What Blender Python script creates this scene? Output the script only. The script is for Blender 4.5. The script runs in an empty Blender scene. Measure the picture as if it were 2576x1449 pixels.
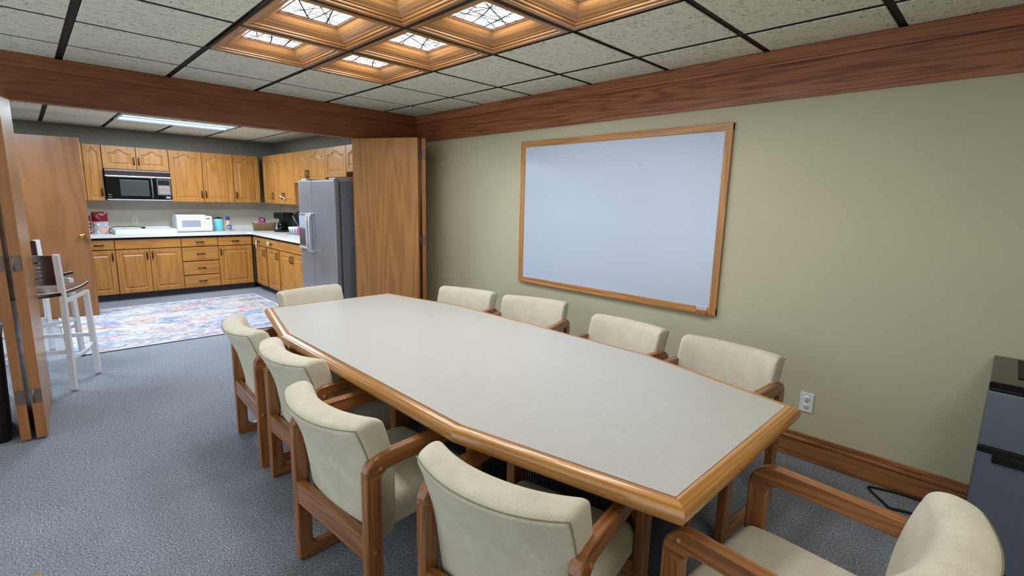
import bpy, bmesh, math, random
from mathutils import Vector, Matrix
random.seed(7)
sc = bpy.context.scene
col = sc.collection
PI = math.pi
T = 0.61            # ceiling tile module
CZ = 2.31           # ceiling height
WX = 1.007          # right wall
BY = 2.299          # front of the beam
KY = 6.58           # kitchen back wall

# ------------------------------------------------------------------ materials
def lin(c):
    return tuple(((v / 255) / 12.92 if v / 255 <= .04045 else ((v / 255 + .055) / 1.055) ** 2.4) for v in c) + (1,)

def newmat(name):
    m = bpy.data.materials.new(name); m.use_nodes = True
    nt = m.node_tree; b = nt.nodes['Principled BSDF']
    return m, nt, b

def flat(name, c, rough=.5, metal=0, emit=None, es=0, spec=.5, coat=0, trans=0):
    m, nt, b = newmat(name)
    b.inputs['Base Color'].default_value = lin(c)
    b.inputs['Roughness'].default_value = rough; b.inputs['Metallic'].default_value = metal
    b.inputs['Specular IOR Level'].default_value = spec
    b.inputs['Coat Weight'].default_value = coat
    b.inputs['Transmission Weight'].default_value = trans
    if emit:
        b.inputs['Emission Color'].default_value = lin(emit); b.inputs['Emission Strength'].default_value = es
    return m

def N(nt, t, **kw):
    n = nt.nodes.new(t)
    for k, v in kw.items():
        setattr(n, k, v)
    return n

def coords(nt, scale, rand=True, rot=(0, 0, 0)):
    tc = N(nt, 'ShaderNodeTexCoord'); mp = N(nt, 'ShaderNodeMapping')
    mp.inputs['Scale'].default_value = scale; mp.inputs['Rotation'].default_value = rot
    if rand:
        oi = N(nt, 'ShaderNodeObjectInfo'); ml = N(nt, 'ShaderNodeVectorMath', operation='SCALE')
        cb = N(nt, 'ShaderNodeCombineXYZ')
        for k in range(3): nt.links.new(oi.outputs['Random'], cb.inputs[k])
        ml.inputs['Scale'].default_value = 37.0
        ad = N(nt, 'ShaderNodeVectorMath', operation='ADD')
        nt.links.new(cb.outputs[0], ml.inputs[0]); nt.links.new(tc.outputs['Object'], ad.inputs[0]); nt.links.new(ml.outputs[0], ad.inputs[1])
        nt.links.new(ad.outputs[0], mp.inputs['Vector'])
    else:
        nt.links.new(tc.outputs['Object'], mp.inputs['Vector'])
    return mp.outputs['Vector']

def noise(nt, vec, scale=1, detail=3, rough=.5, dist=0):
    n = N(nt, 'ShaderNodeTexNoise'); n.inputs['Scale'].default_value = scale; n.inputs['Detail'].default_value = detail
    n.inputs['Roughness'].default_value = rough; n.inputs['Distortion'].default_value = dist
    nt.links.new(vec, n.inputs['Vector']); return n.outputs['Fac']

def math_(nt, op, a, b=None):
    n = N(nt, 'ShaderNodeMath', operation=op)
    for i, v in enumerate((a, b)):
        if v is None: continue
        if isinstance(v, (int, float)): n.inputs[i].default_value = v
        else: nt.links.new(v, n.inputs[i])
    return n.outputs[0]

def ramp(nt, fac, stops, interp='LINEAR'):
    r = N(nt, 'ShaderNodeValToRGB'); r.color_ramp.interpolation = interp
    e = r.color_ramp.elements
    while len(e) < len(stops): e.new(.5)
    for el, (p, c) in zip(e, stops):
        el.position = p; el.color = c if len(c) == 4 else lin(c)
    nt.links.new(fac, r.inputs['Fac']); return r.outputs['Color']

def mix(nt, fac, a, b, mode='MIX'):
    n = N(nt, 'ShaderNodeMix', data_type='RGBA', blend_type=mode)
    if isinstance(fac, (int, float)): n.inputs['Factor'].default_value = fac
    else: nt.links.new(fac, n.inputs['Factor'])
    for k, v in ((6, a), (7, b)):
        if isinstance(v, tuple): n.inputs[k].default_value = v if len(v) == 4 else lin(v)
        else: nt.links.new(v, n.inputs[k])
    return n.outputs[2]

def bump(nt, b, h, s=.2, d=.002):
    n = N(nt, 'ShaderNodeBump'); n.inputs['Strength'].default_value = s; n.inputs['Distance'].default_value = d
    nt.links.new(h, n.inputs['Height']); nt.links.new(n.outputs[0], b.inputs['Normal'])

def wood(name, light, dark, axis='X', rough=.38, across=7., along=.55, rings=9., contrast=.6, coat=.15, pores=.35, bmp=.08):
    m, nt, b = newmat(name)
    s = [across] * 3; s['XYZ'.index(axis)] = along
    v = coords(nt, s)
    n1 = noise(nt, v, 1, 2, .45, .25)
    rg = math_(nt, 'SINE', math_(nt, 'MULTIPLY', n1, rings * 2 * PI))
    rg = math_(nt, 'MULTIPLY_ADD', rg, .5); rg.node.inputs[2].default_value = .5
    rg = math_(nt, 'POWER', rg, 2.2)
    s2 = [170.] * 3; s2['XYZ'.index(axis)] = 5.
    pr = noise(nt, coords(nt, s2), 1, 2, .6)
    pr = ramp(nt, pr, [(.35, (0, 0, 0, 1)), (.62, (1, 1, 1, 1))])
    broad = noise(nt, coords(nt, [2.2 if k != 'XYZ'.index(axis) else .6 for k in range(3)]), 1, 2)
    lt = mix(nt, broad, tuple(v * .86 for v in lin(light)[:3]) + (1,), tuple(min(1, v * 1.14) for v in lin(light)[:3]) + (1,))
    c = mix(nt, math_(nt, 'MULTIPLY', rg, contrast), lt, lin(dark))
    c = mix(nt, math_(nt, 'MULTIPLY', pr, pores), c, lin(dark))
    nt.links.new(c, b.inputs['Base Color'])
    b.inputs['Roughness'].default_value = rough; b.inputs['Coat Weight'].default_value = coat; b.inputs['Coat Roughness'].default_value = .2
    if bmp: bump(nt, b, pr, bmp, .001)
    return m

def fabric(name, c, sc_=420, rough=.95, var=.12):
    m, nt, b = newmat(name)
    f = noise(nt, coords(nt, (1, 1, 1)), sc_, 2, .7)
    g = noise(nt, coords(nt, (1, 1, 1)), 14, 3, .6)
    lo = tuple(v * (1 - var * 2) for v in lin(c)[:3]) + (1,); hi = tuple(min(1, v * (1 + var)) for v in lin(c)[:3]) + (1,)
    c1 = mix(nt, ramp(nt, f, [(.3, (0, 0, 0, 1)), (.7, (1, 1, 1, 1))]), lo, hi)
    c2 = mix(nt, ramp(nt, g, [(.3, (.86, .86, .86, 1)), (.7, (1, 1, 1, 1))]), (0, 0, 0, 1), c1, 'MIX')
    c2 = mix(nt, 1., c1, ramp(nt, g, [(.3, (.86, .85, .82, 1)), (.7, (1, 1, 1, 1))]), 'MULTIPLY')
    nt.links.new(c2, b.inputs['Base Color']); b.inputs['Roughness'].default_value = rough
    b.inputs['Specular IOR Level'].default_value = .15
    b.inputs['Sheen Weight'].default_value = .15
    bump(nt, b, f, .25, .002)
    return m

def carpet_mat():
    m, nt, b = newmat('carpet')
    v = coords(nt, (1, 1, 1), False)
    f = noise(nt, v, 150, 3, .8)
    g = noise(nt, v, 85, 2, .6)
    w = noise(nt, v, 1.6, 3, .6)
    c = ramp(nt, f, [(.32, (40, 44, 52)), (.45, (112, 117, 128)), (.56, (138, 143, 154)), (.66, (235, 238, 242))])
    c = mix(nt, ramp(nt, g, [(.42, (0, 0, 0, 1)), (.66, (.55, .55, .55, 1))]), c, lin((150, 155, 165)))
    c = mix(nt, 1., c, ramp(nt, w, [(.3, (.86, .86, .86, 1)), (.7, (1.0, 1, 1, 1))]), 'MULTIPLY')
    nt.links.new(c, b.inputs['Base Color']); b.inputs['Roughness'].default_value = 1; b.inputs['Specular IOR Level'].default_value = .05
    bump(nt, b, f, .5, .004)
    return m

def tile_mat():
    m, nt, b = newmat('acoustic_tile')
    v = coords(nt, (1, 1, 1), False)
    f = noise(nt, v, 62, 1, .5, .6)
    rd = math_(nt, 'ABSOLUTE', math_(nt, 'SUBTRACT', f, .5))
    k2 = noise(nt, v, 34, 2, .6)
    m1 = ramp(nt, rd, [(.012, (1, 1, 1, 1)), (.03, (0, 0, 0, 1))])
    m2 = ramp(nt, k2, [(.50, (0, 0, 0, 1)), (.56, (1, 1, 1, 1))])
    mask = mix(nt, 1., m1, m2, 'MULTIPLY')
    g = noise(nt, v, 130, 2, .6)
    base = ramp(nt, g, [(.3, (214, 213, 195)), (.7, (236, 235, 219))])
    c = mix(nt, mask, base, lin((92, 92, 80)))
    nt.links.new(c, b.inputs['Base Color']); b.inputs['Roughness'].default_value = .95; b.inputs['Specular IOR Level'].default_value = .1
    return m

def wall_mat(name, c, rough=.8):
    m, nt, b = newmat(name)
    v = coords(nt, (1, 1, 1), False)
    f = noise(nt, v, 160, 2, .5); g = noise(nt, v, 1.3, 3)
    cc = mix(nt, ramp(nt, g, [(.3, (0, 0, 0, 1)), (.7, (1, 1, 1, 1))]), tuple(x * .93 for x in lin(c)[:3]) + (1,), lin(c))
    nt.links.new(cc, b.inputs['Base Color']); b.inputs['Roughness'].default_value = rough; b.inputs['Specular IOR Level'].default_value = .3
    bump(nt, b, f, .08, .001)
    return m

def laminate(name, c, rough=.35, speck=.12):
    m, nt, b = newmat(name)
    v = coords(nt, (1, 1, 1), False)
    f = noise(nt, v, 300, 2, .6); g = noise(nt, v, 22, 4, .65)
    lo = tuple(x * (1 - speck) for x in lin(c)[:3]) + (1,)
    cc = mix(nt, ramp(nt, f, [(.35, (0, 0, 0, 1)), (.65, (1, 1, 1, 1))]), lo, lin(c))
    cc = mix(nt, 1., cc, ramp(nt, g, [(.3, (.92, .92, .92, 1)), (.7, (1, 1, 1, 1))]), 'MULTIPLY')
    nt.links.new(cc, b.inputs['Base Color']); b.inputs['Roughness'].default_value = rough
    return m

def steel(name, c, axis='Z', rough=.38):
    m, nt, b = newmat(name)
    s = [220.] * 3; s['XYZ'.index(axis)] = 2.
    f = noise(nt, coords(nt, s), 1, 2, .6)
    g = noise(nt, coords(nt, (3, 3, 1.2)), 1, 3, .6)
    cc = mix(nt, f, tuple(x * .8 for x in lin(c)[:3]) + (1,), lin(c))
    cc = mix(nt, 1., cc, ramp(nt, g, [(.3, (.82, .82, .82, 1)), (.7, (1, 1, 1, 1))]), 'MULTIPLY')
    nt.links.new(cc, b.inputs['Base Color']); b.inputs['Roughness'].default_value = rough; b.inputs['Metallic'].default_value = .75
    return m

def rug_mat():
    m, nt, b = newmat('rug_weave')
    v = coords(nt, (1, 1, 1), False)
    def streak(sx, sy, off, lo, hi, sc_=1, det=4):
        mp = N(nt, 'ShaderNodeMapping'); mp.inputs['Scale'].default_value = (sx, sy, 1); mp.inputs['Location'].default_value = (off, off * .7, 0)
        nt.links.new(v, mp.inputs['Vector'])
        return ramp(nt, noise(nt, mp.outputs[0], sc_, det, .65, .4), [(lo, (0, 0, 0, 1)), (hi, (1, 1, 1, 1))])
    c = mix(nt, streak(12, 60, 2, .42, .6), lin((192, 189, 184)), lin((146, 150, 160)))
    # blue clouds in the middle, orange clouds near the borders
    c = mix(nt, math_(nt, 'MULTIPLY', streak(2.0, 4.6, 5, .47, .60), math_(nt, 'MULTIPLY_ADD', streak(13, 62, 8, .38, .6), .9)), c, lin((92, 124, 174)))
    c = mix(nt, math_(nt, 'MULTIPLY', streak(1.9, 5.2, 14.3, .50, .60), streak(11, 58, 17, .38, .58)), c, lin((188, 108, 80)))
    c = mix(nt, math_(nt, 'MULTIPLY', streak(1.4, 2.6, 31, .50, .6), streak(14, 70, 23, .50, .58)), c, lin((66, 82, 118)))
    c = mix(nt, streak(16, 95, 41, .585, .63), c, lin((64, 70, 88)))
    c = mix(nt, streak(13, 80, 55, .52, .58), c, lin((208, 205, 200)))
    nt.links.new(c, b.inputs['Base Color']); b.inputs['Roughness'].default_value = 1; b.inputs['Specular IOR Level'].default_value = .05
    bump(nt, b, noise(nt, v, 300, 2), .3, .003)
    return m

def wicker_mat():
    m, nt, b = newmat('wicker')
    v = coords(nt, (1, 1, 1), False)
    w1 = N(nt, 'ShaderNodeTexWave', wave_type='BANDS', bands_direction='Z'); w1.inputs['Scale'].default_value = 26; w1.inputs['Distortion'].default_value = 5; w1.inputs['Detail'].default_value = 1; w1.inputs['Detail Scale'].default_value = 18
    nt.links.new(v, w1.inputs['Vector'])
    c = ramp(nt, w1.outputs['Fac'], [(.1, (84, 56, 28)), (.5, (168, 128, 78)), (.9, (206, 172, 118))])
    nt.links.new(c, b.inputs['Base Color']); b.inputs['Roughness'].default_value = .7
    bump(nt, b, w1.outputs['Fac'], .8, .006)
    return m

M = {}
OAK_L, OAK_D = (188, 128, 66), (128, 76, 32)
for ax in 'XYZ':
    M['chair_wood_' + ax] = wood('chair_wood_' + ax, (164, 106, 58), (84, 48, 22), ax, .3, 15, .6, 9, .55, .3)
    M['edge_' + ax] = wood('table_edge_oak_' + ax, (200, 142, 72), (122, 76, 32), ax, .22, 22, .22, 7, .55, .5, .3, 0)
    M['oak_' + ax] = wood('cabinet_oak_' + ax, (188, 130, 62), (134, 82, 34), ax, .38, 9, .5, 7, .45, .15, .3)
    M['coffer_' + ax] = wood('coffer_oak_' + ax, (184, 132, 78), (124, 80, 42), ax, .35, 9, .5, 7, .5, .25)
    M['trim_' + ax] = wood('trim_oak_' + ax, (168, 102, 62), (88, 48, 26), ax, .45, 10, .42, 13, .65)
    M['beam_' + ax] = wood('beam_oak_' + ax, (140, 82, 42), (82, 43, 20), ax, .45, 9, .42, 9, .45)
    M['base_' + ax] = wood('baseboard_oak_' + ax, (176, 118, 70), (104, 62, 32), ax, .35, 11, .45, 10, .6, .3)
    M['frame_' + ax] = wood('board_frame_oak_' + ax, (196, 142, 80), (140, 90, 44), ax, .35, 14, .5, 7, .5)
M['door_wood'] = wood('door_veneer', (174, 122, 70), (116, 74, 38), 'Z', .35, 7, .5, 8, .42, .25, .13)
M['door_edge'] = wood('door_edge_wood', (156, 102, 54), (116, 70, 34), 'Z', .4, 12, .5, 5, .3)
M['tall_door_wood'] = wood('tall_door_veneer', (140, 92, 54), (98, 60, 34), 'Z', .35, 4, .7, 5, .35, .25, .2)
M['fabric'] = fabric('cream_wool', (211, 205, 186))
M['piping'] = fabric('cream_piping', (140, 130, 104))
M['carpet'] = carpet_mat()
M['tile'] = tile_mat()
M['grid'] = flat('ceiling_grid_dark', (40, 32, 28), .8)
M['olive'] = wall_mat('olive_wall_paint', (194, 190, 163))
M['greywall'] = wall_mat('kitchen_wall_paint', (138, 138, 130))
M['splash'] = laminate('backsplash_laminate', (204, 196, 182), .3, .06)
M['counter'] = laminate('counter_laminate', (226, 226, 224), .3, .05)
M['top'] = laminate('table_laminate', (188, 187, 181), .33, .07)
M['dark'] = flat('dark_gap', (34, 26, 22), .8)
M['rubber'] = flat('cove_base_rubber', (70, 72, 80), .6)
M['bronze'] = flat('antique_bronze', (88, 70, 46), .4, .8)
M['brass'] = flat('brass_metal', (190, 160, 96), .25, 1)
M['hinge'] = flat('hinge_metal', (112, 100, 92), .45, .7)
M['white_metal'] = flat('white_painted_metal', (226, 228, 232), .35)
M['white_plastic'] = flat('white_plastic', (228, 231, 236), .3)
M['ivory'] = flat('ivory_plastic', (214, 208, 190), .4)
M['grey_plastic'] = flat('grey_plastic', (150, 158, 172), .4)
M['stool_wood'] = wood('dark_walnut', (62, 36, 32), (34, 20, 18), 'X', .25, 10, .8, 5, .4, .4)
M['black'] = flat('black_plastic', (14, 14, 16), .3)
M['black_matte'] = flat('black_matte', (12, 12, 13), .7)
M['black_glass'] = flat('black_glass', (8, 9, 12), .06)
M['mw_window'] = flat('dark_window_mesh', (58, 62, 62), .25)
M['chrome'] = flat('bright_strip', (216, 222, 230), .2, .6)
M['steel'] = steel('brushed_steel', (176, 180, 190))
M['steel_side'] = flat('grey_painted_side', (112, 116, 126), .45)
M['fridge_steel'] = steel('dark_blue_steel', (138, 148, 168), 'Z', .45)
M['whiteboard'] = flat('whiteboard_enamel', (190, 203, 224), .2)
M['lattice'] = flat('lattice_dark', (26, 28, 36), .6)
M['panel'] = flat('light_panel', (240, 244, 250), .6, 0, (236, 243, 255), 2.2)
M['tube'] = flat('lamp_tube', (240, 246, 255), .5, 0, (190, 226, 255), 3.2)
M['reflector'] = flat('blue_reflector', (60, 96, 140), .5, 0, (80, 140, 205), .35)
M['rug'] = rug_mat()
M['wicker'] = wicker_mat()
M['pile'] = flat('white_fringe', (214, 216, 222), 1)
M['teal'] = flat('turquoise_enamel', (120, 210, 222), .3)
M['blue'] = flat('blue_plastic', (24, 46, 140), .35)
M['blue_label'] = flat('blue_label', (52, 108, 190), .4)
M['cream_bottle'] = flat('tan_bottle', (206, 172, 128), .35)
M['pink'] = flat('pink_plastic', (232, 60, 140), .4)
M['pale_pink'] = flat('pale_pink_packet', (216, 140, 178), .5)
M['navy'] = flat('navy_packet', (34, 32, 66), .5)
M['maroon'] = flat('maroon_foil', (104, 18, 30), .3)
M['foil'] = flat('silver_foil', (214, 214, 222), .22, .6)
M['salmon'] = flat('salmon_print', (222, 160, 140), .5)
M['clear'] = flat('clear_plastic', (220, 226, 232), .2)
M['cord'] = flat('cord_black', (16, 17, 20), .6)
M['string'] = flat('white_string', (230, 228, 220), .8)
M['grey_pan'] = flat('grey_pan', (84, 92, 96), .4)
M['slot'] = flat('outlet_slot', (40, 40, 40), .6)
M['red_white'] = flat('red_white_dots', (170, 34, 48), .4)
M['side_wood'] = wood('side_table_wood', (148, 124, 96), (112, 88, 62), 'X', .5)

# ------------------------------------------------------------------ mesh helpers
class MB:
    """collects shapes in one bmesh, with a material slot per shape"""
    def __init__(s):
        s.bm = bmesh.new(); s.mats = []; s.smooth = False
    def slot(s, m):
        if m not in s.mats: s.mats.append(m)
        return s.mats.index(m)
    def poly(s, vs, m, smooth=False):
        f = s.bm.faces.new([s.bm.verts.new(v) for v in vs]); f.material_index = s.slot(m); f.smooth = smooth; return f
    def rings(s, rings, m, close_ring=True, close_loop=False, cap=True, smooth=True, matfn=None):
        mi = s.slot(m)
        vr = [[s.bm.verts.new(p) for p in r] for r in rings]
        n = len(vr[0]); L = len(vr)
        for i in range(L if close_loop else L - 1):
            a, b = vr[i], vr[(i + 1) % L]
            for k in range(n if close_ring else n - 1):
                q = [a[k], a[(k + 1) % n], b[(k + 1) % n], b[k]]
                try: f = s.bm.faces.new(q)
                except ValueError: continue
                f.smooth = smooth; f.material_index = mi
                if matfn: f.material_index = s.slot(matfn(f.calc_center_median()))
        if cap and not close_loop and close_ring:
            for r in (vr[0], vr[-1]):
                f = s.bm.faces.new(r); f.material_index = mi; f.smooth = False
        return vr
    def box(s, x0, x1, y0, y1, z0, z1, m, bev=0.0, mtx=None, seg=2):
        r = bmesh.ops.create_cube(s.bm, size=1)
        vs = r['verts']
        for v in vs:
            v.co = Vector(((x0 + x1) / 2 + v.co.x * (x1 - x0), (y0 + y1) / 2 + v.co.y * (y1 - y0), (z0 + z1) / 2 + v.co.z * (z1 - z0)))
        mi = s.slot(m)
        fs = {f for v in vs for f in v.link_faces}
        for f in fs: f.material_index = mi
        if bev > 0:
            es = list({e for v in vs for e in v.link_edges})
            rr = bmesh.ops.bevel(s.bm, geom=es, offset=bev, segments=seg, affect='EDGES', profile=.6)
            vs = list({v for f in rr['faces'] for v in f.verts} | {v for v in vs if v.is_valid})
            for f in {f for v in vs for f in v.link_faces}: f.material_index = mi
        if mtx is not None:
            for v in vs: v.co = mtx @ v.co
        return s
    def tube(s, pts, r, m, n=8, closed=False, rr=None):
        pts = [Vector(p) for p in pts]; L = len(pts); rings = []
        up = None
        for i, p in enumerate(pts):
            a = pts[(i - 1) % L] if (i > 0 or closed) else p
            b = pts[(i + 1) % L] if (i < L - 1 or closed) else p
            t = (b - a).normalized()
            if up is None:
                up = Vector((0, 0, 1)) if abs(t.z) < .9 else Vector((1, 0, 0))
            sx = t.cross(up).normalized(); uy = sx.cross(t).normalized(); up = uy
            q = rr[i] if rr else r
            rings.append([p + (sx * math.cos(2 * PI * k / n) + uy * math.sin(2 * PI * k / n)) * q for k in range(n)])
        s.rings(rings, m, close_loop=closed); return s
    def bar(s, a, b, w, h, m, bev=.0, up=(0, 0, 1)):
        """rectangular bar from a to b; w across, h along 'up'"""
        a, b = Vector(a), Vector(b); t = (b - a); L = t.length; t.normalize()
        u = Vector(up); sx = t.cross(u)
        if sx.length < 1e-4: u = Vector((0, 1, 0)); sx = t.cross(u)
        sx.normalize(); u = sx.cross(t).normalized()
        mt = Matrix((( sx.x, t.x, u.x, a.x), (sx.y, t.y, u.y, a.y), (sx.z, t.z, u.z, a.z), (0, 0, 0, 1)))
        return s.box(-w / 2, w / 2, 0, L, -h / 2, h / 2, m, bev, mt)
    def lathe(s, prof, m, c=(0, 0, 0), n=24, mtx=None):
        rings = []
        for (r, z) in prof:
            ring = [Vector((max(r, 1e-4) * math.cos(2 * PI * k / n), max(r, 1e-4) * math.sin(2 * PI * k / n), z)) for k in range(n)]
            ring = [(mtx @ p if mtx is not None else p) + Vector(c) for p in ring]
            rings.append(ring)
        s.rings(rings, m); return s
    def rbox(s, hx, hy, hz, r, m, c=(0, 0, 0), n=(6, 4, 6), deform=None, arc=3):
        """rounded box with a deform function"""
        def ax(h, k):
            q = [math.tan(PI / 4 * j / arc) for j in range(arc + 1)]
            inner = h - r
            o = [-(inner + r * t) for t in reversed(q)] + [-inner + 2 * inner * j / k for j in range(1, k)] + [inner + r * t for t in q]
            return o
        A = (ax(hx, n[0]), ax(hy, n[1]), ax(hz, n[2])); H = (hx, hy, hz)
        cache = {}
        mi = s.slot(m)
        def vert(p):
            inner = Vector([max(-(H[k] - r), min(H[k] - r, p[k])) for k in range(3)])
            d = Vector(p) - inner
            q = inner + (d.normalized() * r if d.length > 1e-9 else d)
            key = tuple(round(x, 6) for x in q)
            if key not in cache:
                w = q if deform is None else Vector(deform(q.copy()))
                cache[key] = s.bm.verts.new(w + Vector(c))
            return cache[key]
        for k in range(3):
            i, j = (k + 1) % 3, (k + 2) % 3
            for sg in (-1, 1):
                for a in range(len(A[i]) - 1):
                    for b in range(len(A[j]) - 1):
                        quad = []
                        for (aa, bb) in ((a, b), (a + 1, b), (a + 1, b + 1), (a, b + 1)):
                            p = [0, 0, 0]; p[k] = sg * H[k]; p[i] = A[i][aa]; p[j] = A[j][bb]
                            v = vert(p)
                            if v not in quad: quad.append(v)
                        if len(quad) < 3: continue
                        if sg < 0: quad.reverse()
                        try:
                            f = s.bm.faces.new(quad); f.smooth = True; f.material_index = mi
                        except ValueError: pass
        return s
    def build(s, name, parent=None, loc=(0, 0, 0), rz=0, fix=True):
        if fix: bmesh.ops.recalc_face_normals(s.bm, faces=s.bm.faces[:])
        me = bpy.data.meshes.new(name); s.bm.to_mesh(me); s.bm.free()
        for m in s.mats: me.materials.append(M[m])
        o = bpy.data.objects.new(name, me); col.objects.link(o)
        if parent is not None: o.parent = parent
        o.location = loc; o.rotation_euler = (0, 0, rz)
        return o

def tag(o, label=None, cat=None, group=None, kind=None):
    if label: o['label'] = label
    if cat: o['category'] = cat
    if group: o['group'] = group
    if kind: o['kind'] = kind
    return o
def thing(name, label, cat, loc=(0, 0, 0), rz=0, group=None):
    o = bpy.data.objects.new(name, None); col.objects.link(o); o.empty_display_size = .1
    o.location = loc; o.rotation_euler = (0, 0, rz)
    return tag(o, label, cat, group)
def struct(o, label=None, cat=None): return tag(o, label, cat, None, 'structure')
def copy_tree(o, parent=None):
    c = o.copy(); col.objects.link(c); c.parent = parent
    for ch in [x for x in KIDS.get(o.name, [])]: copy_tree(ch, c)
    return c
KIDS = {}
def index_kids():
    KIDS.clear()
    for o in sc.objects:
        if o.parent: KIDS.setdefault(o.parent.name, []).append(o)
def face_rz(f): return math.atan2(-f[0], f[1])
def rrect(x0, x1, z0, z1, rs, n=6):
    """rounded rectangle loop; rs radii at (x1,z0),(x1,z1),(x0,z1),(x0,z0)"""
    out = []
    for (cx, cz, a0), r in zip(((x1, z0, -90), (x1, z1, 0), (x0, z1, 90), (x0, z0, 180)), rs):
        sx = -1 if cx == x1 else 1; sz = 1 if cz == z0 else -1
        ox, oz = cx + sx * r, cz + sz * r
        for k in range(n + 1):
            a = math.radians(a0 + 90 * k / n); out.append((ox + r * math.cos(a), oz + r * math.sin(a)))
    return out

# ------------------------------------------------------------------ room shell
b = MB(); b.poly([(-4.2, -3.7, 0), (1.3, -3.7, 0), (1.3, 6.8, 0), (-4.2, 6.8, 0)], 'carpet'); struct(b.build('floor'), 'blue grey speckled carpet floor', 'floor')

b = MB(); b.box(WX, WX + .12, -3.7, BY + .15, 0, 2.6, 'olive'); struct(b.build('wall_right'), 'olive painted wall with the whiteboard', 'wall')
b = MB(); b.box(WX, WX + .12, BY + .15, KY + .12, 0, 2.6, 'greywall'); struct(b.build('wall_kitchen_right'), 'grey kitchen wall behind the refrigerator', 'wall')
b = MB(); b.box(-4.2, WX, KY, KY + .12, 0, 2.6, 'greywall'); struct(b.build('wall_back'), 'grey kitchen wall behind the cabinets', 'wall')
b = MB(); b.box(-2.87, WX, -3.82, -3.7, 0, 2.6, 'olive'); struct(b.build('wall_front'), 'olive wall behind the camera', 'wall')
b = MB(); b.box(-2.87, -2.75, -3.7, -2.25, 0, 2.6, 'olive'); struct(b.build('wall_left'), 'olive wall at the side of the meeting room', 'wall')  # unseen wall, cut short so ambient light fills the room through the gap
b = MB(); b.box(-4.32, -4.2, BY, KY, 0, 2.6, 'greywall'); b.box(-4.2, -2.75, BY + .02, BY + .14, 0, 2.6, 'greywall'); struct(b.build('wall_kitchen'), 'grey wall at the far side of the kitchen', 'wall')

COFFER = {(i, j) for i in (-2, -1) for j in (-2, -1, 0, 1)}
FIX = {(-2, 8), (-1, 8)}
b = MB()
G = .018
xs = [-4.2] + [i * T for i in range(-6, 2)] + [WX]
ys = [-3.7] + [j * T for j in range(-6, 11)] + [KY]
for ix in range(len(xs) - 1):
    for iy in range(len(ys) - 1):
        x0, x1, y0, y1 = xs[ix], xs[ix + 1], ys[iy], ys[iy + 1]
        key = (round(x0 / T), round(y0 / T)) if abs(x0 / T - round(x0 / T)) < .01 else None
        if key in COFFER:
            mx, my = (x0 + x1) / 2, (y0 + y1) / 2
            b.rings([[(mx - h, my - h, CZ + .004), (mx + h, my - h, CZ + .004), (mx + h, my + h, CZ + .004), (mx - h, my + h, CZ + .004)] for h in (T / 2, .285)], 'grid', cap=False, smooth=False)
            continue
        if key in FIX:
            b.poly([(x0, y0, CZ + .061), (x1, y0, CZ + .061), (x1, y1, CZ + .061), (x0, y1, CZ + .061)], 'grid'); continue
        b.poly([(x0, y0, CZ + .011), (x1, y0, CZ + .011), (x1, y1, CZ + .011), (x0, y1, CZ + .011)], 'grid')
        gx0 = x0 + (G if ix else 0); gx1 = x1 - (G if ix < len(xs) - 2 else 0); gy0 = y0 + G * .9; gy1 = y1 - G * .9
        c = c_ = .004
        b.rings([[(gx0, gy0, CZ + .011), (gx1, gy0, CZ + .011), (gx1, gy1, CZ + .011), (gx0, gy1, CZ + .011)],
                 [(gx0 + c_ * .4, gy0 + c_ * .4, CZ + .004), (gx1 - c_ * .4, gy0 + c_ * .4, CZ + .004), (gx1 - c_ * .4, gy1 - c_ * .4, CZ + .004), (gx0 + c_ * .4, gy1 - c_ * .4, CZ + .004)]], 'grid', cap=False, smooth=False)
        b.rings([[(gx0 + c_ * .4, gy0 + c_ * .4, CZ + .004), (gx1 - c_ * .4, gy0 + c_ * .4, CZ + .004), (gx1 - c_ * .4, gy1 - c_ * .4, CZ + .004), (gx0 + c_ * .4, gy1 - c_ * .4, CZ + .004)],
                 [(gx0 + c_, gy0 + c_, CZ), (gx1 - c_, gy0 + c_, CZ), (gx1 - c_, gy1 - c_, CZ), (gx0 + c_, gy1 - c_, CZ)]], 'tile', cap=False, smooth=False) if True else b.rings([[(gx0, gy0, CZ + .011), (gx1, gy0, CZ + .011), (gx1, gy1, CZ + .011), (gx0, gy1, CZ + .011)],
                 [(gx0 + c * .4, gy0 + c * .4, CZ + .004), (gx1 - c * .4, gy0 + c * .4, CZ + .004), (gx1 - c * .4, gy1 - c * .4, CZ + .004), (gx0 + c * .4, gy1 - c * .4, CZ + .004)],
                 [(gx0 + c, gy0 + c, CZ), (gx1 - c, gy0 + c, CZ), (gx1 - c, gy1 - c, CZ), (gx0 + c, gy1 - c, CZ)]], 'tile', cap=False, smooth=False)
        b.poly([(gx0 + c, gy0 + c, CZ), (gx0 + c, gy1 - c, CZ), (gx1 - c, gy1 - c, CZ), (gx1 - c, gy0 + c, CZ)], 'tile')
# unseen slab added above the tiles to keep world light from leaking in
b.box(-4.2, WX, -3.7, KY, 2.56, 2.6, 'dark')
struct(b.build('ceiling', fix=False), 'dropped ceiling of fissured acoustic tiles with dark grid lines', 'ceiling')

# beam over the opening
b = MB(); b.box(-2.75, WX, BY, BY + .15, 2.026, CZ - .001, 'beam_X', .004)
b.box(-2.75, WX, BY - .026, BY + .01, 2.222, CZ - .001, 'beam_X', .006)
b.box(-2.75, WX, BY - .006, BY + .02, 2.018, 2.030, 'beam_X', .002)
struct(b.build('trim_1'), 'dark oak beam across the top of the opening', 'beam')
# oak trim along the right wall
b = MB(); b.box(WX - .022, WX, -3.7, BY + .0, 2.042, CZ - .001, 'trim_Y', .004)
b.box(WX - .048, WX - .01, -3.7, BY - .026, 2.226, CZ - .001, 'trim_Y', .008, seg=3)
struct(b.build('trim_2'), 'wide oak board along the top of the olive wall', 'trim')
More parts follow.
